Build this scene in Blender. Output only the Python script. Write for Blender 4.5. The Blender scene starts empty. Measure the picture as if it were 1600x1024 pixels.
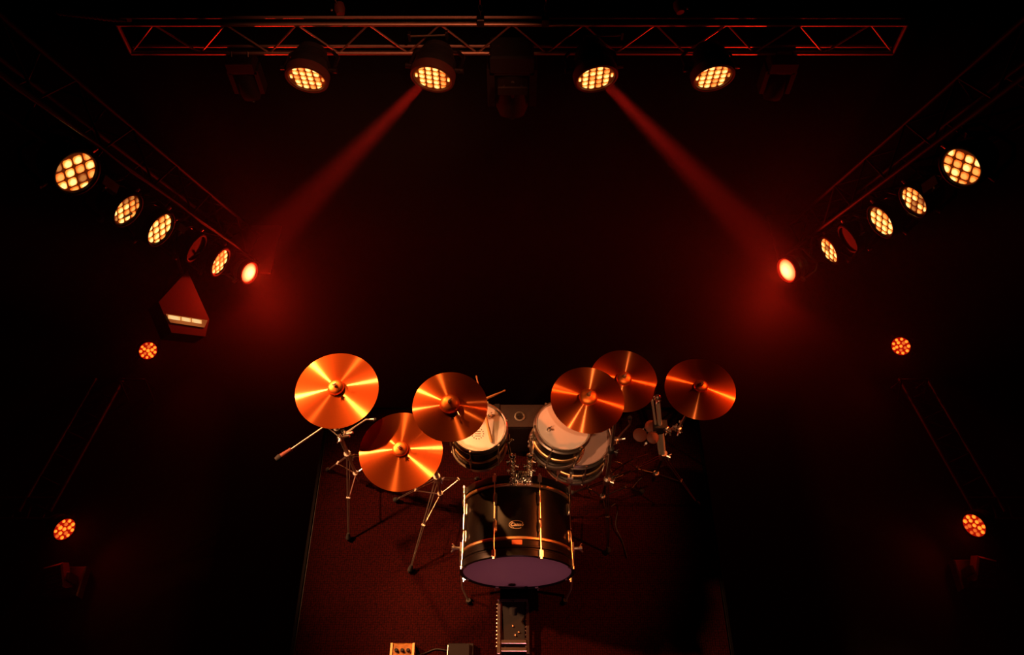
import bpy, bmesh, math, random
from mathutils import Vector, Matrix, Quaternion
random.seed(7)
PI = math.pi
C = bpy.context.scene.collection
sc = bpy.context.scene

# ------------------------------------------------------------------ camera, world, exposure, lights
CAMZ, PITCH, F = 4.23, math.radians(56.2), 1200.0
cd = bpy.data.cameras.new('camera'); cam = bpy.data.objects.new('camera', cd); C.objects.link(cam)
cam.location = (0, 0, CAMZ); cam.rotation_euler = (PI/2 - PITCH, 0, 0)
cd.sensor_width = 36.0; cd.lens = F / 1600.0 * 36.0; cd.clip_start = 0.05
sc.camera = cam
w = bpy.data.worlds.new('world'); sc.world = w; w.use_nodes = True
w.node_tree.nodes['Background'].inputs['Color'].default_value = (0.001, 0.0011, 0.001, 1)
w.node_tree.nodes['Background'].inputs['Strength'].default_value = 0.15
sc.view_settings.view_transform = 'Standard'; sc.view_settings.look = 'None'
sc.view_settings.exposure = 0.0; sc.view_settings.gamma = 1.0
sc.view_settings.use_curve_mapping = False
sc.cycles.use_denoising = True
sc.cycles.max_bounces = 4; sc.cycles.volume_bounces = 0
sc.cycles.sample_clamp_indirect = 3.0

def spot(name, loc, aim, power, col, size=40, blend=.5, radius=.1):
    l = bpy.data.lights.new(name, 'SPOT'); o = bpy.data.objects.new(name, l); C.objects.link(o)
    o.location = loc; d = Vector(aim) - Vector(loc)
    o.rotation_euler = d.to_track_quat('-Z', 'Y').to_euler()
    l.energy = power; l.color = col; l.spot_size = math.radians(size); l.spot_blend = blend; l.shadow_soft_size = radius
    return o
def point(name, loc, power, col, radius=.03):
    l = bpy.data.lights.new(name, 'POINT'); o = bpy.data.objects.new(name, l); C.objects.link(o)
    o.location = loc; l.energy = power; l.color = col; l.shadow_soft_size = radius
    return o
AMBER = (1.0, .36, .14)
# stage lights above and beside the picture, aimed at the kit, and added fill spots
spot('key_spot', (-2.9, 2.3, 2.7), (-.62, 1.46, .5), 1400, AMBER, 31, .85, .08)
spot('second_spot', (-2.05, 3.45, 3.0), (-.75, 1.70, 1.1), 1250, (1, .36, .10), 20, .7, .05)
spot('third_spot', (-.8, 3.9, 3.7), (-.35, 1.6, .9), 110, (1, .34, .09), 26, .8, .05)
spot('right_spot', (2.9, 2.6, 3.3), (.7, 1.7, 1.0), 480, (1, .15, .025), 28, .7, .05)
spot('truss_fill', (.5, .9, 4.3), (-.75, 3.97, 1.3), 260, (1, .24, .10), 24, .9, .05)  # added fill that warms the truss chords, not a rigged lamp
spot('front_spot', (.2, -3.0, .75), (.03, 1.1, .3), 105, (1, .28, .33), 13, .8, .15)

spot('tom_fill', (-1.6, -.6, 4.6), (.20, 1.64, .9), 480, (1, .40, .17), 8, .7, .05)  # added fill to brighten the right tom head the key misses
spot('glint_fill', (.25, -.2, 5.0), (.45, 1.62, .70), 260, (1, .45, .2), 14, .8, .05)  # added fill from above the camera for glints on the hardware
# ------------------------------------------------------------------ pixel helpers (turn a sight line into a place in the room)
CP, SP = math.cos(PITCH), math.sin(PITCH)
def ray(px, py):
    dx, dv = (px - 800) / F, (py - 512) / F
    return Vector((dx, CP - dv * SP, -SP - dv * CP))
def at(px, py, z):
    r = ray(px, py); return Vector((0, 0, CAMZ)) + r * ((CAMZ - z) / -r.z)
def dp(px, py, d):
    return Vector((0, 0, CAMZ)) + ray(px, py) * d
FLOOR = -0.60

# ------------------------------------------------------------------ materials
M = {}
def mat(name, col, rough=.5, metal=0.0, aniso=0, noise=None, bump=None, coat=0, spec=None):
    m = bpy.data.materials.new(name); m.use_nodes = True; nt = m.node_tree; b = nt.nodes['Principled BSDF']
    b.inputs['Base Color'].default_value = (*col, 1); b.inputs['Roughness'].default_value = rough
    b.inputs['Metallic'].default_value = metal
    if coat: b.inputs['Coat Weight'].default_value = coat; b.inputs['Coat Roughness'].default_value = .1
    if spec is not None: b.inputs['Specular IOR Level'].default_value = spec
    if noise:
        sc_, amt = noise
        tc = nt.nodes.new('ShaderNodeTexCoord'); n = nt.nodes.new('ShaderNodeTexNoise'); n.inputs['Scale'].default_value = sc_
        n.inputs['Detail'].default_value = 4
        nt.links.new(tc.outputs['Object'], n.inputs['Vector'])
        r = nt.nodes.new('ShaderNodeMix'); r.data_type = 'RGBA'
        r.inputs[6].default_value = (*[c * (1 - amt) for c in col], 1); r.inputs[7].default_value = (*[min(1, c * (1 + amt)) for c in col], 1)
        nt.links.new(n.outputs['Fac'], r.inputs[0]); nt.links.new(r.outputs[2], b.inputs['Base Color'])
        if bump:
            bp = nt.nodes.new('ShaderNodeBump'); bp.inputs['Strength'].default_value = bump; bp.inputs['Distance'].default_value = .002
            nt.links.new(n.outputs['Fac'], bp.inputs['Height']); nt.links.new(bp.outputs['Normal'], b.inputs['Normal'])
    M[name] = m; return m
mat('chrome', (.85, .80, .74), .32, 1, noise=(60, .06))
mat('rod_chrome', (.9, .78, .6), .28, 1, noise=(50, .08))
mat('brass', (.85, .55, .26), .42, 1, noise=(30, .08))
mat('steel', (.09, .07, .065), .45, 1, noise=(20, .2))
mat('truss_metal', (.65, .48, .40), .48, 1, noise=(14, .15))
mat('black_metal', (.018, .017, .017), .45, 0, noise=(25, .3))
mat('black_rubber', (.008, .008, .008), .8, 0, noise=(60, .3))
mat('black_lacquer', (.006, .004, .003), .33, 0, noise=(8, .15), spec=.22)
mat('badge_metal', (.75, .62, .52), .4, .2)
mat('truss_black', (.0035, .003, .003), .65, 0, noise=(20, .3), spec=.08)
mat('glint_chrome', (.95, .88, .78), .17, 1, noise=(60, .05))
mat('hoop_black', (.006, .004, .003), .36, 0, noise=(20, .2), spec=.3)
mat('head_white', (.66, .63, .60), .55, 0, noise=(5, .03))
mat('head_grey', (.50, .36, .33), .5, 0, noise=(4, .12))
mat('head_front', (.60, .46, .56), .55, 0, noise=(3, .06))
mat('wood_stick', (.80, .42, .16), .45, 0, noise=(40, .15))
mat('felt', (.25, .12, .05), .95, 0, noise=(200, .3), bump=.4)
mat('case_top', (.032, .020, .015), .75, 0, noise=(90, .35), bump=.3)
mat('print_dark', (.10, .06, .05), .7)
mat('sticker', (.85, .16, .05), .6, 0, noise=(160, .5))
mat('worn_brass', (.26, .11, .02), .5, .35, noise=(45, .9), bump=.8)
mat('fixture_red', (.10, .032, .022), .6, 0, noise=(15, .3))
mat('box_black', (.03, .016, .012), .6, 0, noise=(10, .2))
mat('panel_brown', (.045, .035, .028), .7, 0, noise=(6, .1))
mat('pad_orange', (.16, .032, .015), .6, 0, noise=(12, .15))
mat('stage_black', (.003, .0026, .0026), .75, 0, noise=(3, .4), spec=.1)
mat('cable', (.02, .02, .02), .35)
mat('lens_off', (.012, .005, .004), .9, 0, noise=(50, .2))
mat('lens_plate', (.25, .07, .02), .4, 0, noise=(60, .2))
_p = M['lens_plate'].node_tree.nodes['Principled BSDF']; _p.inputs['Emission Color'].default_value = (1, .14, .015, 1); _p.inputs['Emission Strength'].default_value = .05; M['lens_plate'].cycles.emission_sampling = 'NONE'

mat('lens_plate_red', (.15, .01, .005), .5, 0, noise=(60, .2))
_p = M['lens_plate_red'].node_tree.nodes['Principled BSDF']; _p.inputs['Emission Color'].default_value = (1, .012, .003, 1); _p.inputs['Emission Strength'].default_value = .35; M['lens_plate_red'].cycles.emission_sampling = 'NONE'
def carpet_mat():
    m = bpy.data.materials.new('carpet'); m.use_nodes = True; nt = m.node_tree; b = nt.nodes['Principled BSDF']
    b.inputs['Roughness'].default_value = .95; b.inputs['Specular IOR Level'].default_value = .05
    tc = nt.nodes.new('ShaderNodeTexCoord')
    v = nt.nodes.new('ShaderNodeTexVoronoi'); v.inputs['Scale'].default_value = 85; v.inputs['Randomness'].default_value = .35
    n = nt.nodes.new('ShaderNodeTexNoise'); n.inputs['Scale'].default_value = 160
    n2 = nt.nodes.new('ShaderNodeTexNoise'); n2.inputs['Scale'].default_value = 2.2
    for q in (v, n, n2): nt.links.new(tc.outputs['Object'], q.inputs['Vector'])
    cr = nt.nodes.new('ShaderNodeValToRGB'); cr.color_ramp.elements[0].color = (.062, .0045, .0025, 1); cr.color_ramp.elements[1].color = (.010, .002, .002, 1)
    cr.color_ramp.elements[0].position = .1; cr.color_ramp.elements[1].position = .75
    nt.links.new(v.outputs['Distance'], cr.inputs[0])
    mx = nt.nodes.new('ShaderNodeMix'); mx.data_type = 'RGBA'; mx.blend_type = 'MULTIPLY'; mx.inputs[0].default_value = .8
    nt.links.new(cr.outputs[0], mx.inputs[6]); nt.links.new(n.outputs['Fac'], mx.inputs[7])
    mx2 = nt.nodes.new('ShaderNodeMix'); mx2.data_type = 'RGBA'; mx2.blend_type = 'MULTIPLY'; mx2.inputs[0].default_value = .5
    nt.links.new(mx.outputs[2], mx2.inputs[6]); nt.links.new(n2.outputs['Fac'], mx2.inputs[7])
    nt.links.new(mx2.outputs[2], b.inputs['Base Color'])
    bp = nt.nodes.new('ShaderNodeBump'); bp.inputs['Strength'].default_value = .6; bp.inputs['Distance'].default_value = .004
    nt.links.new(v.outputs['Distance'], bp.inputs['Height']); nt.links.new(bp.outputs['Normal'], b.inputs['Normal'])
    M['carpet'] = m
carpet_mat()

def cymbal_mat():
    m = bpy.data.materials.new('cymbal_bronze'); m.use_nodes = True; nt = m.node_tree; b = nt.nodes['Principled BSDF']
    nt.nodes.remove(b)
    b = nt.nodes.new('ShaderNodeBsdfAnisotropic'); b.distribution = 'GGX'; b.inputs['Roughness'].default_value = .40; b.inputs['Anisotropy'].default_value = .88
    b2 = nt.nodes.new('ShaderNodeBsdfAnisotropic'); b2.distribution = 'GGX'; b2.inputs['Roughness'].default_value = .62; b2.inputs['Anisotropy'].default_value = .6
    ms = nt.nodes.new('ShaderNodeMixShader'); ms.inputs[0].default_value = .40
    nt.links.new(b.outputs[0], ms.inputs[1]); nt.links.new(b2.outputs[0], ms.inputs[2]); nt.links.new(ms.outputs[0], nt.nodes['Material Output'].inputs['Surface'])
    tg = nt.nodes.new('ShaderNodeTangent'); tg.direction_type = 'RADIAL'; tg.axis = 'Z'
    nt.links.new(tg.outputs[0], b.inputs['Tangent']); nt.links.new(tg.outputs[0], b2.inputs['Tangent'])
    # lathe rings: colour varies with distance from the centre
    tc = nt.nodes.new('ShaderNodeTexCoord'); vl = nt.nodes.new('ShaderNodeVectorMath'); vl.operation = 'LENGTH'
    nt.links.new(tc.outputs['Object'], vl.inputs[0])
    n = nt.nodes.new('ShaderNodeTexNoise'); n.noise_dimensions = '1D'; n.inputs['Scale'].default_value = 190; n.inputs['Detail'].default_value = 3
    nt.links.new(vl.outputs['Value'], n.inputs['W'])
    r = nt.nodes.new('ShaderNodeMix'); r.data_type = 'RGBA'; r.inputs[6].default_value = (.80, .13, .020, 1); r.inputs[7].default_value = (1, .20, .040, 1)
    nt.links.new(n.outputs['Fac'], r.inputs[0]); b.inputs['Color'].default_value = (1, .34, .11, 1); nt.links.new(r.outputs[2], b2.inputs['Color'])
    M['bronze'] = m
cymbal_mat()
mat('bronze_bell', (.95, .24, .045), .46, 1, noise=(80, .1))
mat('satin_pale', (.92, .80, .66), .34, .45, noise=(40, .1))

def glow(name, centre, edge, strength, radial=True):
    m = bpy.data.materials.new(name); m.use_nodes = True; nt = m.node_tree; nt.nodes.remove(nt.nodes['Principled BSDF'])
    e = nt.nodes.new('ShaderNodeEmission'); e.inputs['Strength'].default_value = strength
    tc = nt.nodes.new('ShaderNodeTexCoord'); sub = nt.nodes.new('ShaderNodeVectorMath'); sub.operation = 'SUBTRACT'; sub.inputs[1].default_value = (.5, .5, .5)
    mul = nt.nodes.new('ShaderNodeVectorMath'); mul.operation = 'MULTIPLY'; mul.inputs[1].default_value = (1, 1, 0)
    ln = nt.nodes.new('ShaderNodeVectorMath'); ln.operation = 'LENGTH'
    cr = nt.nodes.new('ShaderNodeValToRGB'); cr.color_ramp.elements[0].position = .30; cr.color_ramp.elements[1].position = .52
    cr.color_ramp.elements[0].color = (*centre, 1); cr.color_ramp.elements[1].color = (*edge, 1)
    nt.links.new(tc.outputs['Generated'], sub.inputs[0]); nt.links.new(sub.outputs[0], mul.inputs[0]); nt.links.new(mul.outputs[0], ln.inputs[0])
    nt.links.new(ln.outputs['Value'], cr.inputs[0]); nt.links.new(cr.outputs[0], e.inputs['Color'])
    nt.links.new(e.outputs[0], nt.nodes['Material Output'].inputs['Surface'])
    m.cycles.emission_sampling = 'NONE'
    if name == 'led_blaze': cr.color_ramp.elements[0].position = .12; cr.color_ramp.elements[1].position = .50
    M[name] = m; return m
glow('led_bright', (1, .62, .19), (1, .20, .018), 1.9)
glow('led_warm', (1, .38, .07), (.8, .12, .01), 1.3)
glow('led_dim', (.75, .24, .05), (.35, .05, .008), .8)
glow('led_red', (1, .26, .02), (1, .02, .001), 1.7)
glow('led_red_dim', (1, .15, .02), (.6, .02, .002), .9)
glow('led_blaze', (1, .85, .28), (1, .045, .003), 2.2)
glow('tube_glow', (1, .62, .25), (1, .45, .12), 1.0)
glow('reflector_painted_glow', (.42, .10, .02), (.30, .06, .012), .9)  # tube light on the reflector, put in as its own emission

# ------------------------------------------------------------------ geometry helpers
class MB:
    def __init__(s): s.v = []; s.f = []
    def add(s, vs, fs):
        o = len(s.v); s.v += [Vector(v) for v in vs]; s.f += [[i + o for i in f] for f in fs]; return s
    def box(s, c, size, rot=None):
        hx, hy, hz = [a / 2 for a in size]; be = min(hx, hy, hz) * .18
        vs = []
        for z, k in ((-hz, 0), (-hz + be, 1), (hz - be, 1), (hz, 0)):
            q = 0 if k else be
            vs += [(-hx+q, -hy+q, z), (hx-q, -hy+q, z), (hx-q, hy-q, z), (-hx+q, hy-q, z)]
        R = rot if rot is not None else Matrix.Identity(3)
        vs = [R @ Vector(v) + Vector(c) for v in vs]
        fs = [[3, 2, 1, 0], [12, 13, 14, 15]]
        for k in range(3):
            for i in range(4): fs.append([k*4+i, k*4+(i+1) % 4, k*4+4+(i+1) % 4, k*4+4+i])
        return s.add(vs, fs)
    def tube(s, pts, r, n=10, cap=True):
        pts = [Vector(p) for p in pts]; rs = r if isinstance(r, (list, tuple)) else [r] * len(pts)
        vs = []; fs = []; prev = None
        for i, p in enumerate(pts):
            t = (pts[min(i+1, len(pts)-1)] - pts[max(i-1, 0)]).normalized()
            if prev is None:
                a = Vector((0, 0, 1)) if abs(t.z) < .9 else Vector((1, 0, 0)); u = t.cross(a).normalized()
            else: u = (prev - t * prev.dot(t)).normalized()
            prev = u; v = t.cross(u)
            vs += [p + (u * math.cos(2*PI*k/n) + v * math.sin(2*PI*k/n)) * rs[i] for k in range(n)]
        for i in range(len(pts)-1):
            for k in range(n): fs.append([i*n+k, i*n+(k+1) % n, (i+1)*n+(k+1) % n, (i+1)*n+k])
        if cap: fs += [list(range(n))[::-1], [(len(pts)-1)*n+k for k in range(n)]]
        return s.add(vs, fs)
    def lathe(s, prof, mtx=None, n=32, closed=False):
        mtx = mtx or Matrix.Identity(4); vs = []; fs = []; m = len(prof)
        for r, z in prof:
            vs += [mtx @ Vector((r * math.cos(2*PI*k/n), r * math.sin(2*PI*k/n), z)) for k in range(n)]
        rng = range(m) if closed else range(m-1)
        for i in rng:
            j = (i+1) % m
            for k in range(n): fs.append([i*n+k, i*n+(k+1) % n, j*n+(k+1) % n, j*n+k])
        if not closed:
            if prof[0][0] > 1e-4: fs.append(list(range(n))[::-1])
            if prof[-1][0] > 1e-4: fs.append([(m-1)*n+k for k in range(n)])
        return s.add(vs, fs)
    def sphere(s, c, r, n=10):
        k = n // 2; return s.lathe([(max(1e-5, math.sin(PI*i/k)*r), -math.cos(PI*i/k)*r) for i in range(k+1)], Matrix.Translation(c), n)
    def build(s, name, m, parent=None, smooth=True, origin=None):
        me = bpy.data.meshes.new(name); org = Vector(origin) if origin is not None else Vector((0, 0, 0))
        me.from_pydata([v - org for v in s.v], [], s.f)
        bm = bmesh.new(); bm.from_mesh(me); bmesh.ops.remove_doubles(bm, verts=bm.verts, dist=1e-5)
        bmesh.ops.recalc_face_normals(bm, faces=bm.faces)
        if smooth:
            for f in bm.faces: f.smooth = True
            for e in bm.edges:
                if len(e.link_faces) == 2 and e.calc_face_angle(0) > .6: e.smooth = False
        bm.to_mesh(me); bm.free()
        me.materials.append(M[m]); o = bpy.data.objects.new(name, me); C.objects.link(o)
        o.location = org
        if parent is not None:
            o.parent = parent
            # meshes are given in world space when the parent sits unrotated: take its location out
            if origin is None: o.location = -Vector(parent.location) if parent.get('_w') else (0, 0, 0)
            else: o.location = org - Vector(parent.location) if parent.get('_w') else org
        return o
def tag(o, label=None, cat=None, group=None, kind=None):
    if label: o['label'] = label
    if cat: o['category'] = cat
    if group: o['group'] = group
    if kind: o['kind'] = kind
    return o
def thing(name, loc, label, cat, group=None, world=True):
    """Empty; with world=True its parts are given in world coordinates."""
    o = bpy.data.objects.new(name, None); C.objects.link(o); o.empty_display_size = .05
    o.location = loc
    if world: o['_w'] = 1
    return tag(o, label, cat, group)
def child2(o, parent):
    """Put o (built in world coordinates without parent) under a part whose own mesh is in world coordinates."""
    o.parent = parent
    root = parent.parent
    o.location = o.location - Vector(root.location) - Vector(parent.location) if root.get('_w') else o.location - Vector(parent.location)
    return o
def frame(loc, n, up=None):
    """Matrix with +Z along n."""
    n = Vector(n).normalized(); u = Vector(up) if up is not None else (Vector((0, 0, 1)) if abs(n.z) < .95 else Vector((0, 1, 0)))
    x = u.cross(n).normalized(); y = n.cross(x)
    m = Matrix((x, y, n)).transposed().to_4x4(); m.translation = Vector(loc); return m

# ------------------------------------------------------------------ setting: stage floor
mb = MB(); mb.box((0, 3.0, FLOOR - .05), (16, 16, .1)); fl = mb.build('floor', 'stage_black'); tag(fl, kind='structure', label='black stage floor')

# haze: a tall block behind the kit and two low ones along the sides of the stage
me = bpy.data.meshes.new('haze'); hv = []; hf = []
for x0, x1, y0, y1, z1 in ((-4.2, 4.2, 2.5, 4.1, 1.5), (-4.2, -1.9, .4, 2.499, -.15), (1.9, 4.2, .4, 2.499, -.15)):
    z0 = FLOOR + .002; o_ = len(hv)
    hv += [(x, y, z) for z in (z0, z1) for x, y in ((x0, y0), (x1, y0), (x1, y1), (x0, y1))]
    hf += [[o_+i for i in f] for f in ((3, 2, 1, 0), (4, 5, 6, 7), (0, 1, 5, 4), (1, 2, 6, 5), (2, 3, 7, 6), (3, 0, 4, 7))]
me.from_pydata(hv, [], hf)
hm = bpy.data.materials.new('haze'); hm.use_nodes = True; nt = hm.node_tree; nt.nodes.remove(nt.nodes['Principled BSDF'])
vs = nt.nodes.new('ShaderNodeVolumeScatter'); vs.inputs['Color'].default_value = (1, 1, 1, 1); vs.inputs['Density'].default_value = .022; vs.inputs['Anisotropy'].default_value = 0.0
nt.links.new(vs.outputs[0], nt.nodes['Material Output'].inputs['Volume']); me.materials.append(hm)
haze = bpy.data.objects.new('haze', me); C.objects.link(haze); tag(haze, 'thin stage haze lit red around the lamps and in the two beams', 'haze', kind='stuff')

# ------------------------------------------------------------------ riser
RX, RY0, RY1 = 1.14, -.22, 2.23
riser = thing('drum_riser', (0, (RY0+RY1)/2, FLOOR), 'low rectangular drum riser with dark red carpet under the kit', 'riser')
MB().box((0, (RY0+RY1)/2, -.05), (2*RX, RY1-RY0, .088)).build('deck', 'black_metal', riser)
MB().box((0, (RY0+RY1)/2, -.003), (2*RX-.03, RY1-RY0-.03, .006)).build('carpet', 'carpet', riser)
for x0, y0, x1, y1 in ((-RX, RY0, -RX, RY1), (RX, RY0, RX, RY1), (-RX, RY0, RX, RY0), (-RX, RY1, RX, RY1)):
    MB().box(((x0+x1)/2, (y0+y1)/2, -.008), (abs(x1-x0)+.016, abs(y1-y0)+.016, .018)).build('edge_trim', 'truss_black', riser)
for x in (-RX+.08, 0, RX-.08):
    for y in (RY0+.08, (RY0+RY1)/2, RY1-.08):
        MB().tube([(x, y, FLOOR), (x, y, -.09)], .03, 12).build('leg', 'steel', riser)

# ------------------------------------------------------------------ drums
def wing(mb, c, axis, s=.018):
    """little wing nut"""
    c = Vector(c); a = Vector(axis).normalized(); u = a.orthogonal().normalized()
    mb.tube([c - a*s*.5, c + a*s*.5], s*.38, 8)
    mb.tube([c - u*s*.2, c - u*s*1.0 + a*s*.5], [s*.3, s*.16], 6); mb.tube([c + u*s*.2, c + u*s*1.0 + a*s*.5], [s*.3, s*.16], 6)
def tom(name, top, nrm, r, depth, nl, label, cat, headm, spin=0, rods_bottom=True, clip=None, printed=None):
    top = Vector(top); mx = frame(top, nrm, (0, 1, 0)); t = thing(name, top, label, cat)
    L = lambda mb, nm, m, p=t: mb.build(nm, m, p)
    D = -depth
    L(MB().lathe([(r-.006, -.012), (r, -.016), (r, D+.016), (r-.006, D+.012)], mx, 48), 'shell', 'black_lacquer')
    L(MB().lathe([(r+.001, D*.52), (r+.006, D*.52-.003), (r+.006, D*.52-.020), (r+.001, D*.52-.023)], mx, 48, True), 'shell_band', 'brass')
    L(MB().lathe([(1e-5, .0), (r*.55, .0), (r-.004, .0), (r+.002, -.008), (r+.002, -.014), (1e-5, -.014)], mx, 48), 'head', headm)
    L(MB().lathe([(r+.001, .008), (r+.006, .013), (r+.010, .008), (r+.008, -.012), (r+.014, -.018), (r+.013, -.023), (r+.004, -.022)], mx, 48, True), 'top_hoop', 'chrome')
    L(MB().lathe([(r+.001, D-.008), (r+.006, D-.013), (r+.010, D-.008), (r+.008, D+.008), (r+.014, D+.014), (r+.013, D+.019), (r+.004, D+.018)], mx, 48, True), 'bottom_hoop', 'chrome')
    L(MB().lathe([(1e-5, D), (r-.002, D), (r-.002, D+.005), (1e-5, D+.005)], mx, 32), 'bottom_head', 'head_grey')
    for k in range(nl):
        a = spin + 2*PI*k/nl; c, s_ = math.cos(a), math.sin(a)
        P = lambda rr, z: mx @ Vector((rr*c, rr*s_, z))
        m_ = MB(); m_.tube([P(r+.008, D*.36), P(r+.012, D*.40), P(r+.012, D*.60), P(r+.008, D*.64)], [.005, .009, .009, .005], 8)
        L(m_, 'lug', 'chrome')
        m_ = MB(); m_.tube([P(r+.011, .004), P(r+.011, D*.40)], .0032, 6); m_.tube([P(r+.011, .010), P(r+.011, -.004)], .0055, 6); L(m_, 'tension_rod', 'chrome')
        m_ = MB(); m_.tube([P(r+.011, D*.60), P(r+.011, D-.004)], .0032, 6); m_.tube([P(r+.011, D-.010), P(r+.011, D+.004)], .0055, 6); L(m_, 'tension_rod', 'chrome')
    if clip:
        x, y = clip; m_ = MB(); c = mx @ Vector((x, y, .006)); zz = mx.to_3x3() @ Vector((0, 0, 1))
        m_.tube([c - zz*.006, c + zz*.006], .010, 10); wing(m_, c + zz*.012, zz, .016); m_.box(c + mx.to_3x3() @ Vector((.014, .004, -.002)), (.022, .010, .005), mx.to_3x3())
        L(m_, 'damper_clip', 'chrome')
    if printed:
        x, y, rr = printed; m_ = MB()
        for k in range(14):
            a = 2*PI*k/14; c = mx @ Vector((x + rr*math.cos(a), y + rr*math.sin(a), .0006))
            m_.box(c, (.006, .004, .0010), mx.to_3x3() @ Matrix.Rotation(a, 3, 'Z'))
        for k in range(3): m_.box(mx @ Vector((x, y + (k-1)*rr*.45, .0006)), (rr*1.0, .003, .0010), mx.to_3x3())
        p = L(m_, 'head_print', 'print_dark')
    return t, mx
T1 = at(748, 668, .87)
tom1, T1M = tom('tom_drum', T1, (.02, .04, 1), .128, .20, 6, 'smaller left rack tom, black shell, white head with drumsticks lying on it', 'drum', 'head_white', .25, clip=(.052, .060), printed=(-.004, -.035, .028))
T2 = at(880, 666, .90)
tom2, T2M = tom('tom_drum', T2, (.13, .06, 1), .129, .19, 6, 'right rack tom, black shell, bright white head half under a cymbal', 'drum', 'head_white', .1, clip=(-.072, -.030))
T3 = at(903, 682, .62)
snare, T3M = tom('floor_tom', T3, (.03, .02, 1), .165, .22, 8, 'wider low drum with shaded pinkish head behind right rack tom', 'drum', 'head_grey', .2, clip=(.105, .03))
for a in (.6, 2.6, 4.5):
    c, s_ = math.cos(a), math.sin(a); x, y = T3.x + .178*c, T3.y + .178*s_
    m_ = MB(); m_.tube([(x, y, .55), (x, y, .12), (x + .03*c, y + .03*s_, .02)], .0055, 8)
    lg = m_.build('leg', 'chrome', snare)
    child2(MB().tube([(x+.03*c, y+.03*s_, 0.002), (x+.028*c, y+.028*s_, .035)], .012, 8).build('rubber_foot', 'black_rubber'), lg)
    MB().box((T3.x+.172*c, T3.y+.172*s_, .47), (.03, .03, .05), Matrix.Rotation(a, 3, 'Z')).build('leg_bracket', 'chrome', snare)

# bass drum
BX, BZ, BR, BY0, BY1 = .026, .315, .277, 1.125, 1.535
bass = thing('bass_drum', (BX, (BY0+BY1)/2, 0), 'large black bass drum on its side with brass rings and purplish front head', 'drum')
ax = Matrix.Translation((BX, BY0, BZ)) @ Matrix.Rotation(-PI/2, 4, 'X')   # local z -> +Y
LEN = BY1 - BY0
MB().lathe([(BR-.006, .02), (BR, .02), (BR, LEN-.02), (BR-.006, LEN-.02)], ax, 72).build('shell', 'black_lacquer', bass)
ring_w = .018
def ring(z, r, w_, h): return [(r, z-w_/2), (r+h*.7, z-w_/2), (r+h, z-w_/4), (r+h, z+w_/4), (r+h*.7, z+w_/2), (r, z+w_/2)]
for z in (.088, LEN-.048): MB().lathe(ring(z, BR-.001, ring_w, .013), ax, 72, True).build('brass_ring', 'brass', bass)
MB().lathe([(BR-.002, .001), (BR+.006, -.003), (BR+.014, .002), (BR+.014, .030), (BR+.010, .034), (BR+.010, .040), (BR+.014, .044), (BR+.014, .050), (BR+.008, .054), (BR+.008, .078), (BR-.002, .08)], ax, 72, True).build('front_hoop', 'hoop_black', bass)
MB().lathe([(BR-.002, LEN), (BR+.012, LEN), (BR+.014, LEN-.004), (BR+.014, LEN-.034), (BR+.010, LEN-.038), (BR-.002, LEN-.038)], ax, 72, True).build('back_hoop', 'hoop_black', bass)
MB().lathe([(1e-5, .006), (BR*.4, .006), (BR-.004, .006), (BR-.002, .010), (1e-5, .014)], ax, 72).build('front_head', 'head_front', bass)
MB().lathe([(1e-5, LEN-.006), (BR-.004, LEN-.006), (1e-5, LEN-.012)], ax, 72).build('back_head', 'head_grey', bass)
for k in range(8):
    a = PI/8 + k*PI/4; c, s_ = math.cos(a), math.sin(a)
    P = lambda rr, z: ax @ Vector((rr*c, -rr*s_, z))
    for zc, z_end, sg in ((.155, .004, -1), (LEN-.115, LEN-.004, 1)):
        m_ = MB(); m_.tube([P(BR+.002, zc+.030), P(BR+.010, zc+.024), P(BR+.013, zc), P(BR+.010, zc-.024), P(BR+.002, zc-.030)], [.004, .008, .009, .008, .004], 10)
        m_.box(P(BR+.003, zc), (.016, .05, .008), Matrix.Rotation(PI/2 - a, 3, 'Y')); m_.build('lug', 'rod_chrome', bass)
        m_ = MB(); m_.tube([P(BR+.019, z_end), P(BR+.0165, zc)], .0030, 8)
        m_.build('tension_rod', 'rod_chrome', bass)
        m_ = MB(); m_.box(P(BR+.020, z_end - sg*.012), (.020, .034, .010), Matrix.Rotation(PI/2 - a, 3, 'Y'))
        m_.box(P(BR+.008, z_end + sg*.005), (.018, .006, .022), Matrix.Rotation(PI/2 - a, 3, 'Y')); m_.tube([P(BR+.021, z_end+sg*.003), P(BR+.021, z_end+sg*.016)], .006, 8)
        m_.build('claw', 'chrome', bass)
    if True:
        m_ = MB(); m_.tube([P(BR+.017, .19), P(BR+.017, LEN-.14)], .0032, 8); m_.build('centre_rod', 'rod_chrome', bass)
# maker's badge on the top of the shell: oval with slanted lettering
m_ = MB(); topz = BZ + BR + .0015
bc = Vector((BX - .004, at(808, 820, topz).y, topz))
def arc(cx, cy, rx, ry, a0, a1, n_, r_):
    pts = []
    for i in range(n_+1):
        a = a0 + (a1-a0)*i/n_; x = cx + rx*math.cos(a); pts.append((bc.x + x, bc.y + cy + ry*math.sin(a), BZ + math.sqrt(max(0, (BR+.0015)**2 - (bc.x+x-BX)**2))))
    m_.tube(pts, r_, 6)
arc(0, 0, .036, .020, .5, 2*PI-.9, 26, .0014)
arc(.002, 0, .031, .016, 2.2, 4.2, 10, .0010)
m_.build('badge_oval', 'badge_metal', bass)
cu = bpy.data.curves.new('badge_text', 'FONT'); cu.body = 'Cassab'; cu.size = .022; cu.shear = .35; cu.extrude = .0008; cu.align_x = 'CENTER'; cu.align_y = 'CENTER'; cu.offset = .0003
to = bpy.data.objects.new('tmp_text', cu); C.objects.link(to)
dg = bpy.context.evaluated_depsgraph_get(); tm = bpy.data.meshes.new_from_object(to.evaluated_get(dg)); bpy.data.objects.remove(to)
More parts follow.
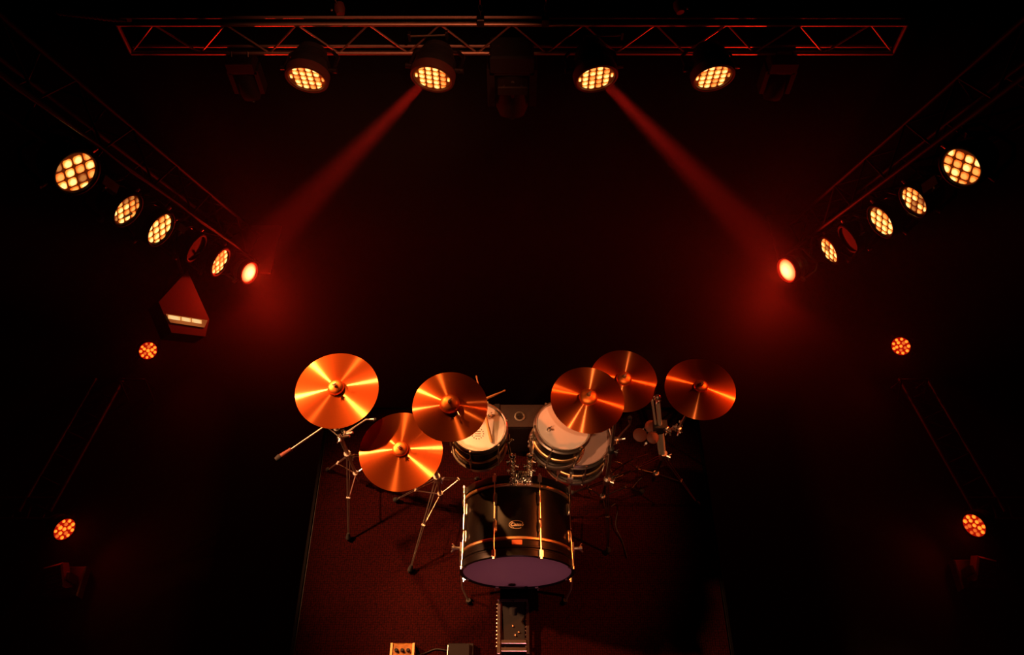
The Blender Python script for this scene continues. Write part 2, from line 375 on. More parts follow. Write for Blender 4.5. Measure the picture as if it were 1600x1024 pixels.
bt = bpy.data.objects.new('badge_lettering', tm); C.objects.link(bt); tm.materials.clear(); tm.materials.append(M['badge_metal'])
bt.parent = bass; bt.location = Vector((bc.x+.002, bc.y, topz+.0005)) - Vector(bass.location)
# orange sticker on the front hoop
MB().box((BX-.002, BY0+.066, BZ+BR+.0085), (.050, .022, .003)).build('sticker', 'sticker', bass)['label'] = 'small orange sticker'
for sx in (-1, 1):
    px_, py_, pz_ = BX + sx*(BR+.012), BY0 + .135, BZ - .02
    m_ = MB(); m_.box((BX + sx*(BR+.006), py_, pz_), (.022, .05, .05)); m_.tube([(px_, py_, pz_), (px_+sx*.030, py_, pz_)], .008, 8); wing(m_, (px_+sx*.036, py_, pz_+.004), (sx, 0, .2), .024)
    m_.build('spur_bracket', 'chrome', bass)
    m_ = MB(); m_.tube([(px_+sx*.008, py_, pz_), (px_ + sx*.0, BY0 - .005, .05), (px_ - sx*.03, BY0-.06, .016)], .006, 8); sp = m_.build('spur', 'chrome', bass)
    child2(MB().tube([(px_-sx*.03, BY0-.062, .003), (px_-sx*.03, BY0-.056, .022)], .013, 8).build('rubber_foot', 'black_rubber'), sp)

# double tom holder on top of the bass drum
hb = Vector((.045, 1.60, .0)); ht = thing('tom_holder', (.045, 1.52, BZ+BR), 'cluster of chrome posts and clamps between the two rack toms', 'drum hardware')
zb = BZ + BR
m_ = MB(); m_.box((.045, 1.52, zb+.010), (.11, .07, .02)); m_.box((.045, 1.52, zb+.030), (.075, .05, .024)); m_.build('base_plate', 'glint_chrome', ht)
for sx in (-1, 1):
    x = .045 + sx*.042
    MB().tube([(x, 1.52, zb+.02), (x, 1.55, .80)], .0095, 12).build('post', 'glint_chrome', ht)
    m_ = MB()
    for zz in (.03, .055, .085, .12, .155): m_.tube([(x, 1.52+zz*.14, zb+zz), (x, 1.52+zz*.14, zb+zz+.012)], .016, 10)
    m_.build('collar', 'glint_chrome', ht)
    m_ = MB()
    for j, zz in enumerate((.05, .09, .13, .17)): wing(m_, (x + sx*.022*(1 if j % 2 else -1), 1.51+zz*.14, zb+zz), (sx*(1 if j % 2 else -1), -.4, 0), .016)
    m_.build('wing_screw', 'glint_chrome', ht)
    tc = T1 if sx < 0 else T2; e = Vector((tc.x - sx*(.128+.012)*1.0, tc.y - .02, tc.z - .10)) if True else None
    m_ = MB(); m_.tube([(x, 1.55, .79), (x + sx*.01, 1.545, .80), e], .0075, 10); m_.sphere((x, 1.55, .80), .018, 10); m_.build('holder_arm', 'glint_chrome', ht)
    m_ = MB(); m_.box(e, (.02, .045, .05)); wing(m_, e + Vector((-sx*.018, -.012, .02)), (0, -1, .4), .016); m_.build('tom_bracket', 'glint_chrome', ht)
m_ = MB()
for j in range(11):
    x = .045 -.055 + .011*j; m_.tube([(x, 1.488, zb+.012), (x, 1.486, zb+.03+.014*random.random())], .0048, 8)
for j in range(7):
    x = .045 - .042 + .014*j; m_.tube([(x, 1.51, zb+.035), (x+.004*random.uniform(-1, 1), 1.52, zb+.055+.03*random.random())], .0042, 8)
for j in range(5):
    wing(m_, (.045 - .04 + .02*j, 1.495+.02*(j % 2), zb+.05), (random.uniform(-.6, .6), -.5, 1), .013)
for j in range(34):
    x, z = random.uniform(-.058, .062), random.uniform(.0, .075); x = x if z < .04 else (.045 if x > 0 else -.045) + x*.2
    m_.sphere((.045 + x, 1.478 + z*.25, zb + .012 + z*1.7), random.uniform(.004, .0075), 6)
m_.build('key_bolts', 'glint_chrome', ht)

# drumsticks
def stick(a, b, label):
    a, b = Vector(a), Vector(b); d = b - a
    t = [0, .01, .55, .80, .93, .955, .975, .99, 1]; r = [.0055, .0074, .0074, .0055, .0032, .0036, .0048, .0042, .0015]
    o = MB().tube([a + d*k for k in t], r, 12).build('drumstick', 'wood_stick', None, True, a)
    return tag(o, label, 'drumstick', 'drumsticks on the left rack tom')
zt = T1.z + .010
b_ = at(768, 691, zt); tip = at(744, 587, zt+.055)
stick(b_, tip, 'thick orange drumstick lying across the white tom head, butt towards the front')
stick(at(693, 652, .925), at(790, 610, .955), 'drumstick sticking out to the right from under the second cymbal')

# ------------------------------------------------------------------ cymbals
def cymbal(px, py, z, diam, nrm, label, bell=.13, bellh=.020, extra=None):
    c = at(px, py, z); R = diam/2; t = thing('cymbal', c, label, 'cymbal', 'bronze cymbals of the kit', world=False)
    t.rotation_euler = frame((0, 0, 0), nrm, (0, 1, 0)).to_euler()
    rb = R*bell; prof = [(.006, bellh)]
    for i in range(1, 9): a = i/8; prof.append((.006 + (rb-.006)*math.sin(a*PI/2)**.9, bellh*math.cos(a*PI/2)*.92 + .0))
    z_b = prof[-1][1]
    bow = R*.14
    belp = list(prof)
    belp += [(r_, z_-.0014) for r_, z_ in reversed(belp)]
    prof = [(rb, z_b)]
    for i in range(1, 15): u = i/14; prof.append((rb + (R-rb)*u, z_b - bow*(.7*u + .3*u*u)))
    prof.append((R-.0005, prof[-1][1]-.0014))
    for r_, z_ in reversed(prof[:-1]): prof.append((r_, z_-.0014))
    MB().lathe(prof, None, 128, True).build('disc', 'bronze', t)
    MB().lathe(belp, None, 48, True).build('bell', 'bronze_bell', t)
    MB().lathe([(1e-5, bellh+.001), (.009, bellh+.001), (.010, bellh+.005), (.008, bellh+.009), (1e-5, bellh+.009)], None, 16).build('felt_washer', 'felt', t)
    m_ = MB(); m_.tube([(0, 0, -.03), (0, 0, bellh+.024)], .0032, 8); wing(m_, (0, 0, bellh+.016), (0, 0, 1), .011); m_.build('wing_nut', 'chrome', t)
    MB().lathe([(1e-5, -.020), (.016, -.020), (.016, -.004), (1e-5, -.004)], None, 16).build('seat_washer', 'black_rubber', t)
    if extra:
        m_ = MB(); m_.tube([(.032, -.028, .002), (.046, -.060, .012)], .0022, 6); m_.tube([(.043, -.056, .012), (.050, -.060, .012)], .004, 6); m_.build('rivet_wire', 'chrome', t)
    return t, c
def scale_d(px, py, z, wpx):
    r = ray(px, py); return wpx / F * ((CAMZ - z) / -r.z)
CY = {}
for key, (px, py, z, wpx, nrm, lab, bell, bh, ex) in dict(
    A=(525, 606, 1.14, 130, (.03, -.08, 1), 'brightest cymbal, far left of the kit, white streaks on its left half', .20, .024, 0),
    B=(703, 632, 1.20, 118, (.04, -.10, 1), 'orange-red cymbal with large bell over the left rack tom', .27, .032, 1),
    C=(625.5, 702, .99, 131, (.02, -.07, 1), 'low cymbal half under its neighbour, white glare on its left edge', .19, .018, 0),
    D=(919, 621, 1.20, 116, (.04, -.03, 1), 'dark red cymbal overlapping both the right tom and another cymbal', .25, .024, 0),
    E=(975, 592, 1.05, 106, (.0, -.10, 1), 'dark red cymbal partly hidden beneath the one over the right tom', .23, .022, 0),
    F=(1095, 604, 1.10, 110, (-.05, .0, 1), 'rightmost cymbal, dark red with one diagonal orange streak', .20, .021, 0)).items():
    CY[key] = cymbal(px, py, z, scale_d(px, py, z, wpx), nrm, lab, bell, bh, ex)

# ------------------------------------------------------------------ stands
def stand(hub, feet, post_top, label, arms=(), name='cymbal_stand', tube_r=.011, grp='chrome tripod stands', tm='chrome', lm='chrome'):
    hub = Vector(hub); base = Vector((hub.x, hub.y, 0)); t = thing(name, base, label, 'stand', grp)
    low = Vector((hub.x, hub.y, hub.z*.38))
    for f in feet:
        f = Vector(f); d = f - hub
        m_ = MB(); u = d.normalized().cross(Vector((0, 0, 1))).normalized()
        for s_ in (-1, 1): m_.tube([hub + u*.008*s_ + d*.03, f - d*.06 + u*.003*s_ + Vector((0, 0, .012))], .0028, 6)
        m_.box(hub + d*.5 + Vector((0, 0, .004)), (.022, .012, .010), Matrix.Rotation(math.atan2(u.y, u.x), 3, 'Z'))
        lg = m_.build('leg', lm, t)
        h = f + Vector((0, 0, .016))
        child2(MB().tube([h - d*.06, h - d*.03, h, h + d.normalized()*.014], [.008, .012, .015, .006], 10).build('rubber_foot', 'black_rubber'), lg)
        MB().tube([low, hub + d*.52], .0036, 6).build('brace', lm, t)
    m_ = MB(); m_.tube([hub - Vector((0, 0, .03)), hub + Vector((0, 0, .03))], .019, 12); wing(m_, hub + Vector((.026, -.012, .01)), (1, -.5, 0), .02); m_.build('hub_collar', 'chrome', t)
    m_ = MB(); m_.tube([low - Vector((0, 0, .014)), low + Vector((0, 0, .014))], .016, 10); m_.build('brace_collar', 'chrome', t)
    pt = Vector(post_top); mid = hub + (pt - hub)*.5
    MB().tube([Vector((hub.x, hub.y, .05)), hub], .008, 10).build('centre_tube', lm, t)
    MB().tube([hub, mid], tube_r, 12).build('lower_tube', tm, t)
    MB().tube([mid, pt], tube_r*.72, 12).build('upper_tube', tm, t)
    m_ = MB(); m_.tube([mid - (pt-hub).normalized()*.02, mid + (pt-hub).normalized()*.02], tube_r*1.5, 12); wing(m_, mid + Vector((.024, -.012, 0)), (1, -.4, 0), .018); m_.build('collar', 'black_metal', t)
    for a0, a1 in arms:
        a0, a1 = Vector(a0), Vector(a1)
        m_ = MB(); m_.tube([a0, a1], .0065, 10); m_.build('boom_arm', 'chrome', t)
        m_ = MB(); m_.sphere(a0, .018, 10); wing(m_, a0 + Vector((.0, -.022, .006)), (.2, -1, .2), .016); m_.build('arm_clamp', 'chrome', t)
        m_ = MB(); m_.sphere(a1, .013, 10); m_.tube([a1, a1 + Vector((0, 0, .03))], .005, 8); m_.build('tilter', 'chrome', t)
    return t
def under(k, dz=.055): return CY[k][1] - Vector((0, 0, dz))
s1h = at(544, 712, .40); p1 = Vector((s1h.x, s1h.y, 1.02))
stand(s1h, [at(545, 843, 0), at(508, 736, 0) + Vector((.02, 0, 0)), Vector((s1h.x+.24, s1h.y+.17, 0))], p1,
      'chrome tripod stand under the brightest left cymbal', [(p1, under('A'))])
s2h = at(683, 748, .36); p2 = Vector((s2h.x, s2h.y, 1.06))
stand(s2h, [at(641, 893, 0), at(618, 783, 0), Vector((s2h.x+.20, s2h.y+.14, 0))], p2,
      'chrome tripod stand between the low cymbal and the bass drum', [(p2, under('B')), (Vector((s2h.x, s2h.y, .86)), under('C'))])
s3h = at(948, 752, .36); p3 = Vector((s3h.x-.03, s3h.y+.03, 1.08))
stand(s3h, [at(950, 863, 0), at(1003, 770, 0), at(893, 772, 0)], p3,
      'dim chrome tripod stand right of the bass drum', [(p3, under('D'))], lm='steel')
s4h = at(1036, 712, .40); p4 = at(1027, 622, .98)
s4m = s4h + (p4 - s4h)*.55
st4 = stand(s4h, [at(1090, 790, 0), at(958, 750, 0), Vector((s4h.x+.10, s4h.y+.26, 0))], p4,
      'thick bright chrome stand between the two rightmost cymbals', [(p4, under('E')), (s4m + Vector((.03, -.02, 0)), at(1060, 671, .80)), (at(1060, 671, .80), under('F'))], tube_r=.016, tm='satin_pale', lm='steel')
MB().tube([s4h + Vector((-.022, 0, .02)), p4 + Vector((-.022, 0, -.02))], .006, 10).build('side_tube', 'satin_pale', st4)
m_ = MB(); m_.box(s4m, (.07, .05, .035)); m_.build('cross_clamp', 'black_metal', st4)
m_ = MB(); [wing(m_, at(x, y, .80), (1, -.5, .3), .02) for x, y in ((1046, 674), (1054, 668), (1064, 660))]; m_.build('wing_screw', 'chrome', st4)

# boom microphones
def mic(tipp, back, clampp, r, label, length=.09):
    tipp, back, clampp = Vector(tipp), Vector(back), Vector(clampp); d = (tipp - back).normalized()
    t = thing('boom_microphone', clampp, label, 'microphone')
    MB().tube([clampp, back, tipp - d*length*.8], .0048, 8).build('boom_arm', 'chrome', t)
    MB().tube([tipp - d*length, tipp - d*length*.35], [r*.75, r], 12).build('mic_body', 'pad_orange' if r > .012 else 'chrome', t)
    m_ = MB(); m_.tube([tipp - d*length*.35, tipp - d*length*.25, tipp], [r, r*1.25, r*.9], 12); m_.build('grille', 'black_rubber', t)
    m_ = MB(); m_.sphere(clampp, .02, 10); m_.tube([clampp, clampp+Vector((.05, .0, .02))], .007, 8); wing(m_, clampp+Vector((0, -.02, .01)), (0, -1, 0), .018); m_.build('clamp', 'chrome', t)
    return t
mic(at(431, 719, .66), at(508, 666, .70), Vector((s1h.x, s1h.y, .62)), .014, 'thin chrome boom arm with reddish tipped microphone reaching past riser edge')
mic(at(984, 652, .70), at(984, 664, .62), at(962, 688, .45), .010, 'small pale microphone below the two overlapping cymbals', .05)
mic(at(588, 656, .66), at(572, 656, .66), Vector((s1h.x+.01, s1h.y+.03, .60)), .008, 'short chrome clip microphone beside the far left cymbal stand', .035)

# percussion discs on the right stand
t = thing('percussion_discs', at(1012, 672, .70), 'cluster of small dull orange round discs beside the thick stand', 'percussion')
for x, y, r_ in ((1000, 680, .036), (1018, 667, .034), (1020, 684, .032)):
    c = at(x, y, .70); MB().lathe([(1e-5, .006), (r_*.6, .006), (r_, .0), (r_, -.004), (1e-5, -.004)], frame(c, (.1, -.2, 1)), 24).build('disc', 'pad_orange', t)
MB().tube([at(1000, 680, .69), at(1012, 674, .69), at(1030, 678, .66)], .006, 8).build('bracket', 'black_metal', t)
m_ = MB(); [wing(m_, at(x, y, .69), (0, -.6, 1), .016) for x, y in ((1009, 693), (1004, 672), (1018, 675))]; m_.build('wing_nut', 'chrome', t)

# cables round the right stands
def cable(pts, label, r=.003):
    pts = [Vector(p) for p in pts]; out = []
    for i in range(len(pts)-1):
        p0, p1, p2, p3 = pts[max(i-1, 0)], pts[i], pts[i+1], pts[min(i+2, len(pts)-1)]
        for k in range(6):
            u = k/6; out.append(.5*((2*p1) + (p2-p0)*u + (2*p0-5*p1+4*p2-p3)*u*u + (3*p1-p0-3*p2+p3)*u**3))
    out.append(pts[-1]); o = MB().tube(out, r, 6).build('cable', 'steel', None, True, pts[0])
    return tag(o, label, 'cable', 'cables around the right-hand stands')
cable([at(1012, 710, .40), at(985, 720, .30), at(958, 738, .16), at(948, 752, .14), at(975, 742, .10), at(1003, 728, .10)], 'cable curving from the thick stand down to its left foot')
cable([at(958, 742, .10), at(952, 728, .12), at(962, 722, .14), at(974, 728, .12), at(966, 742, .06), at(950, 745, .05)], 'small looped cable on the carpet beside the low drum')
cable([at(955, 792, .10), at(962, 788, .10), at(965, 798, .05), at(962, 822, .02), at(972, 845, .006), at(980, 872, .006)], 'cable hanging in a loop beside the dim tripod foot')
cable([at(884, 737, .40), at(898, 744, .3), at(914, 750, .2), at(918, 762, .1), at(924, 775, .01)], 'bent pale cable dropping right of the bass drum')
cable([at(985, 725, .3), at(996, 733, .2), at(1008, 735, .1), at(1022, 733, .04), at(1036, 728, .01)], 'short cable with bright plug lying below the thick stand')
cable([at(988, 763, .01), at(997, 752, .01), at(1003, 747, .02)], 'very short cable end lying by the tripod')

# road case behind the toms
yc0, yc1 = at(815, 668, .34).y, at(815, 632, .34).y
case = thing('road_case', (.04, (yc0+yc1)/2, 0), 'brown topped case with round metal dish behind the two toms', 'case')
MB().box((.04, (yc0+yc1)/2, .165), (.30, yc1-yc0, .326)).build('body', 'black_metal', case)
MB().box((.04, (yc0+yc1)/2, .334), (.296, yc1-yc0-.006, .012)).build('lid', 'case_top', case)
c = at(812, 651, .341); 
m_ = MB(); m_.lathe([(.030, .0), (.030, .004), (.027, .005), (.022, .0045), (.020, .001), (.020, .0)], Matrix.Translation(c), 28, True); m_.build('dish_rim', 'chrome', case)
m_ = MB(); m_.lathe([(1e-5, .001), (.020, .001), (.020, 0), (1e-5, 0)], Matrix.Translation(c), 20); m_.box(c + Vector((0, 0, .004)), (.030, .007, .004)); m_.box(c + Vector((0, 0, .004)), (.007, .030, .004)); m_.build('dish', 'steel', case)
MB().box((-.085, (yc0+yc1)/2, .343), (.028, yc1-yc0, .006)).build('strap', 'black_rubber', case)

# bass drum pedal in front of the drum
ped = thing('bass_drum_pedal', (.006, .95, 0), 'black footboard pedal with bright side rail in front of bass drum', 'pedal')
x0, x1 = -.068, .082; ya, yb = .60, 1.085
for i, (x, m0) in enumerate(((x0, 'rod_chrome'), (x1, 'steel'))):
    m_ = MB(); m_.box((x, (.80+yb)/2-.02, .045), (.016, yb-.80-.03, .018)); m_.tube([(x, yb-.05, .03), (x-.004, yb-.03, .075)], [.007, .006], 8)
    for k in range(12): m_.sphere((x-.010, .83+k*.019, .050), .0045, 6)
    m_.build('side_rail', m0, ped)
MB().box((.007, .89, .030), (.12, .36, .012), Matrix.Rotation(.05, 3, 'X')).build('footboard', 'black_rubber', ped)
for y in (.852, .815): MB().box((.010, y, .052), (.128, .018, .014)).build('crossbar', 'rod_chrome', ped)
MB().box((.007, .70, .02), (.14, .16, .03)).build('heel_plate', 'steel', ped)
MB().tube([(x0, yb-.03, .07), (x1, yb-.03, .07)], .006, 8).build('axle', 'steel', ped)
m_ = MB(); m_.tube([(.007, yb-.03, .07), (.007, yb-.09, .11)], .004, 8); m_.lathe([(1e-5, -.02), (.020, -.018), (.020, .018), (1e-5, .02)], frame((.007, yb-.095, .11), (0, 1, .5)), 16); m_.build('beater', 'black_rubber', ped)
for x, y in ((.0, .93), (.012, .885), (.03, .90)): MB().tube([(x, y, .03), (x+.004, y+.002, .046)], .004, 6).build('bolt', 'chrome', ped)

# small worn box and dark box at the front edge of the picture
fb = at(629, 1010, .06)
wp = thing('effect_pedal', (fb.x, fb.y-.06, 0), 'small battered yellow metal pedal box at the bottom edge, left of the kick pedal', 'pedal')
MB().box((fb.x, fb.y-.06, .030), (.125, .15, .056)).build('housing', 'worn_brass', wp)
for dx in (-.03, 0, .03): MB().lathe([(1e-5, .016), (.008, .015), (.010, 0), (1e-5, 0)], Matrix.Translation((fb.x+dx, fb.y-.02, .058)), 14).build('knob', 'black_rubber', wp)
for dx in (-.056, .056): MB().box((fb.x+dx, fb.y-.06, .061), (.012, .15, .006)).build('edge_strip', 'brass', wp)
db = at(720, 1008, .05)
wp = thing('volume_pedal', (db.x, db.y-.06, 0), 'dark low foot pedal with pale left edge, near the yellow pedal box', 'pedal')
MB().box((db.x, db.y-.07, .02), (.13, .16, .036)).build('base', 'black_metal', wp)
MB().box((db.x-.008, db.y-.07, .046), (.105, .15, .012), Matrix.Rotation(.05, 3, 'X')).build('treadle', 'black_rubber', wp)
MB().tube([(db.x-.070, db.y-.14, .040), (db.x-.064, db.y, .044)], .004, 8).build('edge_rod', 'chrome', wp)
cable([(db.x-.07, db.y-.02, .012), (db.x-.13, db.y-.012, .006), (fb.x+.12, fb.y-.02, .006), (fb.x+.063, fb.y-.04, .02)], 'short black patch cable joining the two small pedals').data.materials[0] = M['cable']

# ------------------------------------------------------------------ lamps
def clip_poly(poly, n_=28, R=1.0):
    for i in range(n_):
        a = 2*PI*i/n_; nx, ny = math.cos(a), math.sin(a); out = []
        for j in range(len(poly)):
            p, q = poly[j], poly[(j+1) % len(poly)]; dpv, dq = p[0]*nx+p[1]*ny-R, q[0]*nx+q[1]*ny-R
            if dpv <= 0: out.append(p)
            if dpv*dq < 0: u = dpv/(dpv-dq); out.append((p[0]+(q[0]-p[0])*u, p[1]+(q[1]-p[1])*u))
        poly = out
        if len(poly) < 3: return []
    return poly
def cells(R, s, gap, ox, oy, rot=0, jit=.0):
    out = []; k = int(1/s)+2
    for i in range(-k, k+1):
        for j in range(-k, k+1):
            cx, cy = (i+ox)*s, (j+oy)*s; h = s*(.5-gap)
            q = [(cx-h, cy-h), (cx+h, cy-h), (cx+h, cy+h), (cx-h, cy+h)]
            q = clip_poly(q, 28, .95)
            if len(q) < 3: continue
            ar = abs(sum(q[a][0]*q[(a+1) % len(q)][1]-q[(a+1) % len(q)][0]*q[a][1] for a in range(len(q))))/2
            if ar < .22*s*s: continue
            q = [p for a, p in enumerate(q) if math.dist(p, q[a-1]) > .08*s] if len(q) > 6 else q
            r = []
            for a in range(len(q)):
                p, n2 = q[a], q[(a+1) % len(q)]; r += [(p[0]*.82+n2[0]*.18, p[1]*.82+n2[1]*.18), (p[0]*.18+n2[0]*.82, p[1]*.18+n2[1]*.82)]
            out.append([(x*R, y*R) for x, y in r])
    return out
def round_cells(R):
    out = []
    spots = [(.0, .0)] + [(.46*math.cos(2*PI/5*k+.3), .46*math.sin(2*PI/5*k+.3)) for k in range(5)] + [(.80*math.cos(2*PI/9*k), .80*math.sin(2*PI/9*k)) for k in range(9)]
    for x, y in spots:
        rr = .215 if math.hypot(x, y) < .7 else .19
        rr *= random.uniform(.85, 1.1)
        out.append([((x + rr*math.cos(2*PI*k/9))*R, (y + rr*math.sin(2*PI*k/9))*R) for k in range(9)])
    return out
def cell_mesh(poly, h, name='lens'):
    cx = sum(p[0] for p in poly)/len(poly); cy = sum(p[1] for p in poly)/len(poly); n_ = len(poly)
    vs = [(x-cx, y-cy, 0) for x, y in poly] + [((x-cx)*.94, (y-cy)*.94, h*.5) for x, y in poly] + [((x-cx)*.6, (y-cy)*.6, h) for x, y in poly]
    fs = []
    for l in (0, 1):
        for i in range(n_): fs.append([l*n_+i, l*n_+(i+1) % n_, (l+1)*n_+(i+1) % n_, (l+1)*n_+i])
    fs.append([2*n_+i for i in range(n_)])
    me = bpy.data.meshes.new(name); me.from_pydata(vs, [], fs); return me, (cx, cy)
def lamp(name, c, nrm, R, hang, label, style, group, up=(0, 0, 1), spin=0, body=1.3):
    """R lens radius; hang: world point of the clamp on the truss."""
    mx = frame(c, nrm, up); t = thing(name, c, label, 'stage light', group, world=False)
    t.matrix_world = mx; t['_n'] = 0
    Rr = R*1.20
    B = R*body
    MB().lathe([(R*1.02, .004), (R*1.02, R*.16), (R*1.10, R*.20), (Rr, R*.16), (Rr*1.02, 0), (Rr*1.02, -R*.30), (Rr*.98, -R*.34), (R*1.0, -R*.34)], None, 40, True).build('front_ring', 'fixture_red' if style == 'top' else 'truss_black', t)
    m_ = MB(); m_.lathe([(R*1.14, -R*.30), (R*1.16, -R*.5), (R*1.08, -R*.9), (R*.86, -B-R*.2), (R*.80, -B-R*.6), (R*.55, -B-R*.75), (1e-5, -B-R*.78)], None, 32); m_.build('housing', 'black_metal', t)
    m_ = MB()
    for k in range(5): z = -R*.95-k*R*.12; m_.lathe([(R*.9-k*R*.03, z), (R*1.12-k*R*.05, z), (R*1.12-k*R*.05, z-R*.04), (R*.9-k*R*.03, z-R*.04)], None, 28, True)
    m_.build('cooling_fins', 'black_metal', t)
    MB().lathe([(1e-5, .002), (R*1.02, .002), (R*1.02, -.004), (1e-5, -.004)], None, 40).build('lens_plate', 'lens_off' if style == 'off' else 'lens_plate_red' if style == 'red' else 'lens_plate', t)
    rot = Matrix.Rotation(spin, 4, 'Z')
    if style == 'blaze':
        MB().lathe([(1e-5, R*.30), (R*.4, R*.26), (R*.8, R*.14), (R*.98, .004), (1e-5, .004)], None, 32).build('lens', 'led_blaze', t)
    elif style != 'off':
        if style == 'top': polys = cells(R, .385, .10, .5, .0); mm = [('led_bright', .8), ('led_warm', .2)]
        elif style == 'side': polys = cells(R, .50, .095, .5, .1); mm = [('led_bright', .62), ('led_warm', .33), ('led_dim', .05)]
        elif style == 'side_dim': polys = cells(R, .46, .10, .0, .5); mm = [('led_bright', .3), ('led_warm', .42), ('led_dim', .28)]
        else: polys = round_cells(R); mm = [('led_red', .75), ('led_red_dim', .25)]
        for p in polys:
            me, (cx, cy) = cell_mesh(p, R*.07); x = random.random(); acc = 0
            for nm, pr in mm:
                acc += pr
                if x <= acc + 1e-6: break
            me.materials.append(M[nm]); o = bpy.data.objects.new('lens', me); C.objects.link(o); o.parent = t
            v = rot @ Vector((cx, cy, .003)); o.location = v; o.rotation_euler = (0, 0, spin)
    # yoke from the pivots on both sides to the clamp
    hl = mx.inverted() @ Vector(hang); hl_dir = Vector((0, hl.y, hl.z)).normalized() if abs(hl.y)+abs(hl.z) > 1e-3 else Vector((0, 1, 0))
    pv = -R*.55; rad = R*1.75
    k1 = Vector((R*1.38, 0, pv)); k2 = Vector((-R*1.38, 0, pv)); top = Vector((0, 0, pv)) + hl_dir*rad
    side = Vector((R*1.0, 0, 0))
    m_ = MB(); wd = R*.11
    m_.tube([k1 - hl_dir*R*.15, k1 + hl_dir*rad*.72, top + side*.95, top, top - side*.95, k2 + hl_dir*rad*.72, k2 - hl_dir*R*.15], wd, 8)
    m_.build('yoke', 'steel', t)
    for k in (k1, k2):
        m_ = MB(); s_ = 1 if k.x > 0 else -1; m_.tube([k - Vector((s_*R*.25, 0, 0)), k + Vector((s_*R*.22, 0, 0))], R*.16, 10); m_.build('knob', 'steel', t)
    m_ = MB(); m_.tube([top, top + (hl-top)*.55], R*.14, 8); e = hl; 
    if (hl-top).length > .02: m_.tube([top + (hl-top)*.5, e], R*.20, 8)
    m_.build('clamp', 'black_metal', t)
    return t, mx

# ---- rear truss across the top
def ladder(name, a, b, up, h, bays, label, cat='truss', r=.012, second=None, mats='truss_metal', zig=True, skip=()):
    a, b, up = Vector(a), Vector(b), Vector(up).normalized()*h; t = thing(name, a, label, cat)
    for off, nm in ((Vector((0, 0, 0)), 'bottom_chord'), (up, 'top_chord')):
        MB().tube([a+off, b+off], r, 12).build(nm, mats, t)
        if second is not None:
            MB().tube([a+off+Vector(second), b+off+Vector(second)], r*.8, 10).build(nm.replace('chord', 'rail'), mats, t)
    n_ = bays*2
    for i in range(n_):
        if i in skip: continue
        p = a + (b-a)*(i/n_) + (up if i % 2 else Vector((0, 0, 0))); q = a + (b-a)*((i+1)/n_) + (Vector((0, 0, 0)) if i % 2 else up)
        if not zig: p = a + (b-a)*((i+.5)/n_); q = p + up
        MB().tube([p, q], r*.5, 8).build('brace', mats, t)
    return t
TD = 4.62
ta, tb = dp(205, 83, TD), dp(1395, 83, TD); tb.y = ta.y; tb.z = ta.z
TH = .195
tr = ladder('lighting_truss', ta, tb, (0, 0, 1), TH, 11, 'long dim horizontal lighting truss across the top with lamps hung from it', r=.0125, second=(0, .0, .0) and None or (0, .05, .012))
for px_ in (205, 1395):
    p = dp(px_, 83, TD); p.y = ta.y; p.z = ta.z; MB().tube([p, p+Vector((0, 0, TH))], .012, 8).build('end_post', 'truss_metal', tr)
def hang_lift(x, label):
    t = thing('hoist_chain', (x, ta.y, ta.z+TH), label, 'chain'); p = Vector((x, ta.y, ta.z+TH)); m_ = MB()
    for k in range(30):
        c0 = p + Vector((0, 0, .06+k*.045)); u = Vector((.009, 0, 0)) if k % 2 else Vector((0, .009, 0))
        m_.tube([c0+u, c0+Vector((0, 0, .017))+u, c0+Vector((0, 0, .026)), c0+Vector((0, 0, .017))-u, c0-u, c0-Vector((0, 0, .026)), c0-Vector((0, 0, .017))+u, c0+u], .003, 5)
    m_.build('links', 'steel', t); MB().box(p+Vector((0, 0, .02)), (.04, .05, .05)).build('shackle', 'steel', t)
def ax_x(px): return (px-800)/F*TD
hang_lift(ax_x(753), 'thin hoist chain rising from the truss left of its centre fixture')
hang_lift(ax_x(850), 'thin hoist chain rising from the truss right of its centre fixture')

def ratio_normal(c, px, py, ang, ratio, sgn):
    """normal whose disc looks foreshortened to `ratio`, turned so that the short axis lies at screen angle ang (deg, x right y down)"""
    v = (Vector((0, 0, CAMZ)) - c).normalized()
    right = Vector((1, 0, 0)); down = Vector((0, -SP, -CP))
    a = math.radians(ang); s = right*math.cos(a) + down*math.sin(a); s = (s - v*s.dot(v)).normalized()
    return (v*ratio + s*math.sqrt(1-ratio*ratio)).normalized()
TN = {}
for i, (px_, py_, nx, lab) in enumerate(((480, 121, -.48, 'leftmost lit lamp under the top truss'), (676, 120, -.48, 'lit lamp under the top truss sending its red beam to the left'),
                                         (931, 120, .48, 'lit lamp under the top truss sending its red beam to the right'), (1114, 119, .48, 'rightmost lit lamp under the top truss'))):
    c = dp(px_, py_, 4.46); nrm = ratio_normal(c, px_, py_, 102 if nx < 0 else 78, .56, 0)
    _, mx = lamp('par_light', c, nrm, .104 + (.003 if i in (1, 2) else 0), Vector((c.x, ta.y, ta.z+.01)), lab, 'top', 'lamps under the top truss', spin=.08*(1 if nx > 0 else -1), body=1.2)
    TN[i] = (c, nrm)

# short rod-like fixtures clipped over the middle lamps
for px_, lab in ((669, 'thin horizontal bar above the lamp with the left beam'), (943, 'thin horizontal bar above the lamp with the right beam')):
    a, b = dp(px_-29, 57, 4.45), dp(px_+29, 55, 4.45); t = thing('lamp_bar', (a+b)/2, lab, 'bar', 'bars over the middle lamps')
    MB().tube([a, b], .006, 10).build('rod', 'rod_chrome', t)
    for e in (a, b): MB().box(e, (.014, .03, .05)).build('end_bracket', 'steel', t)

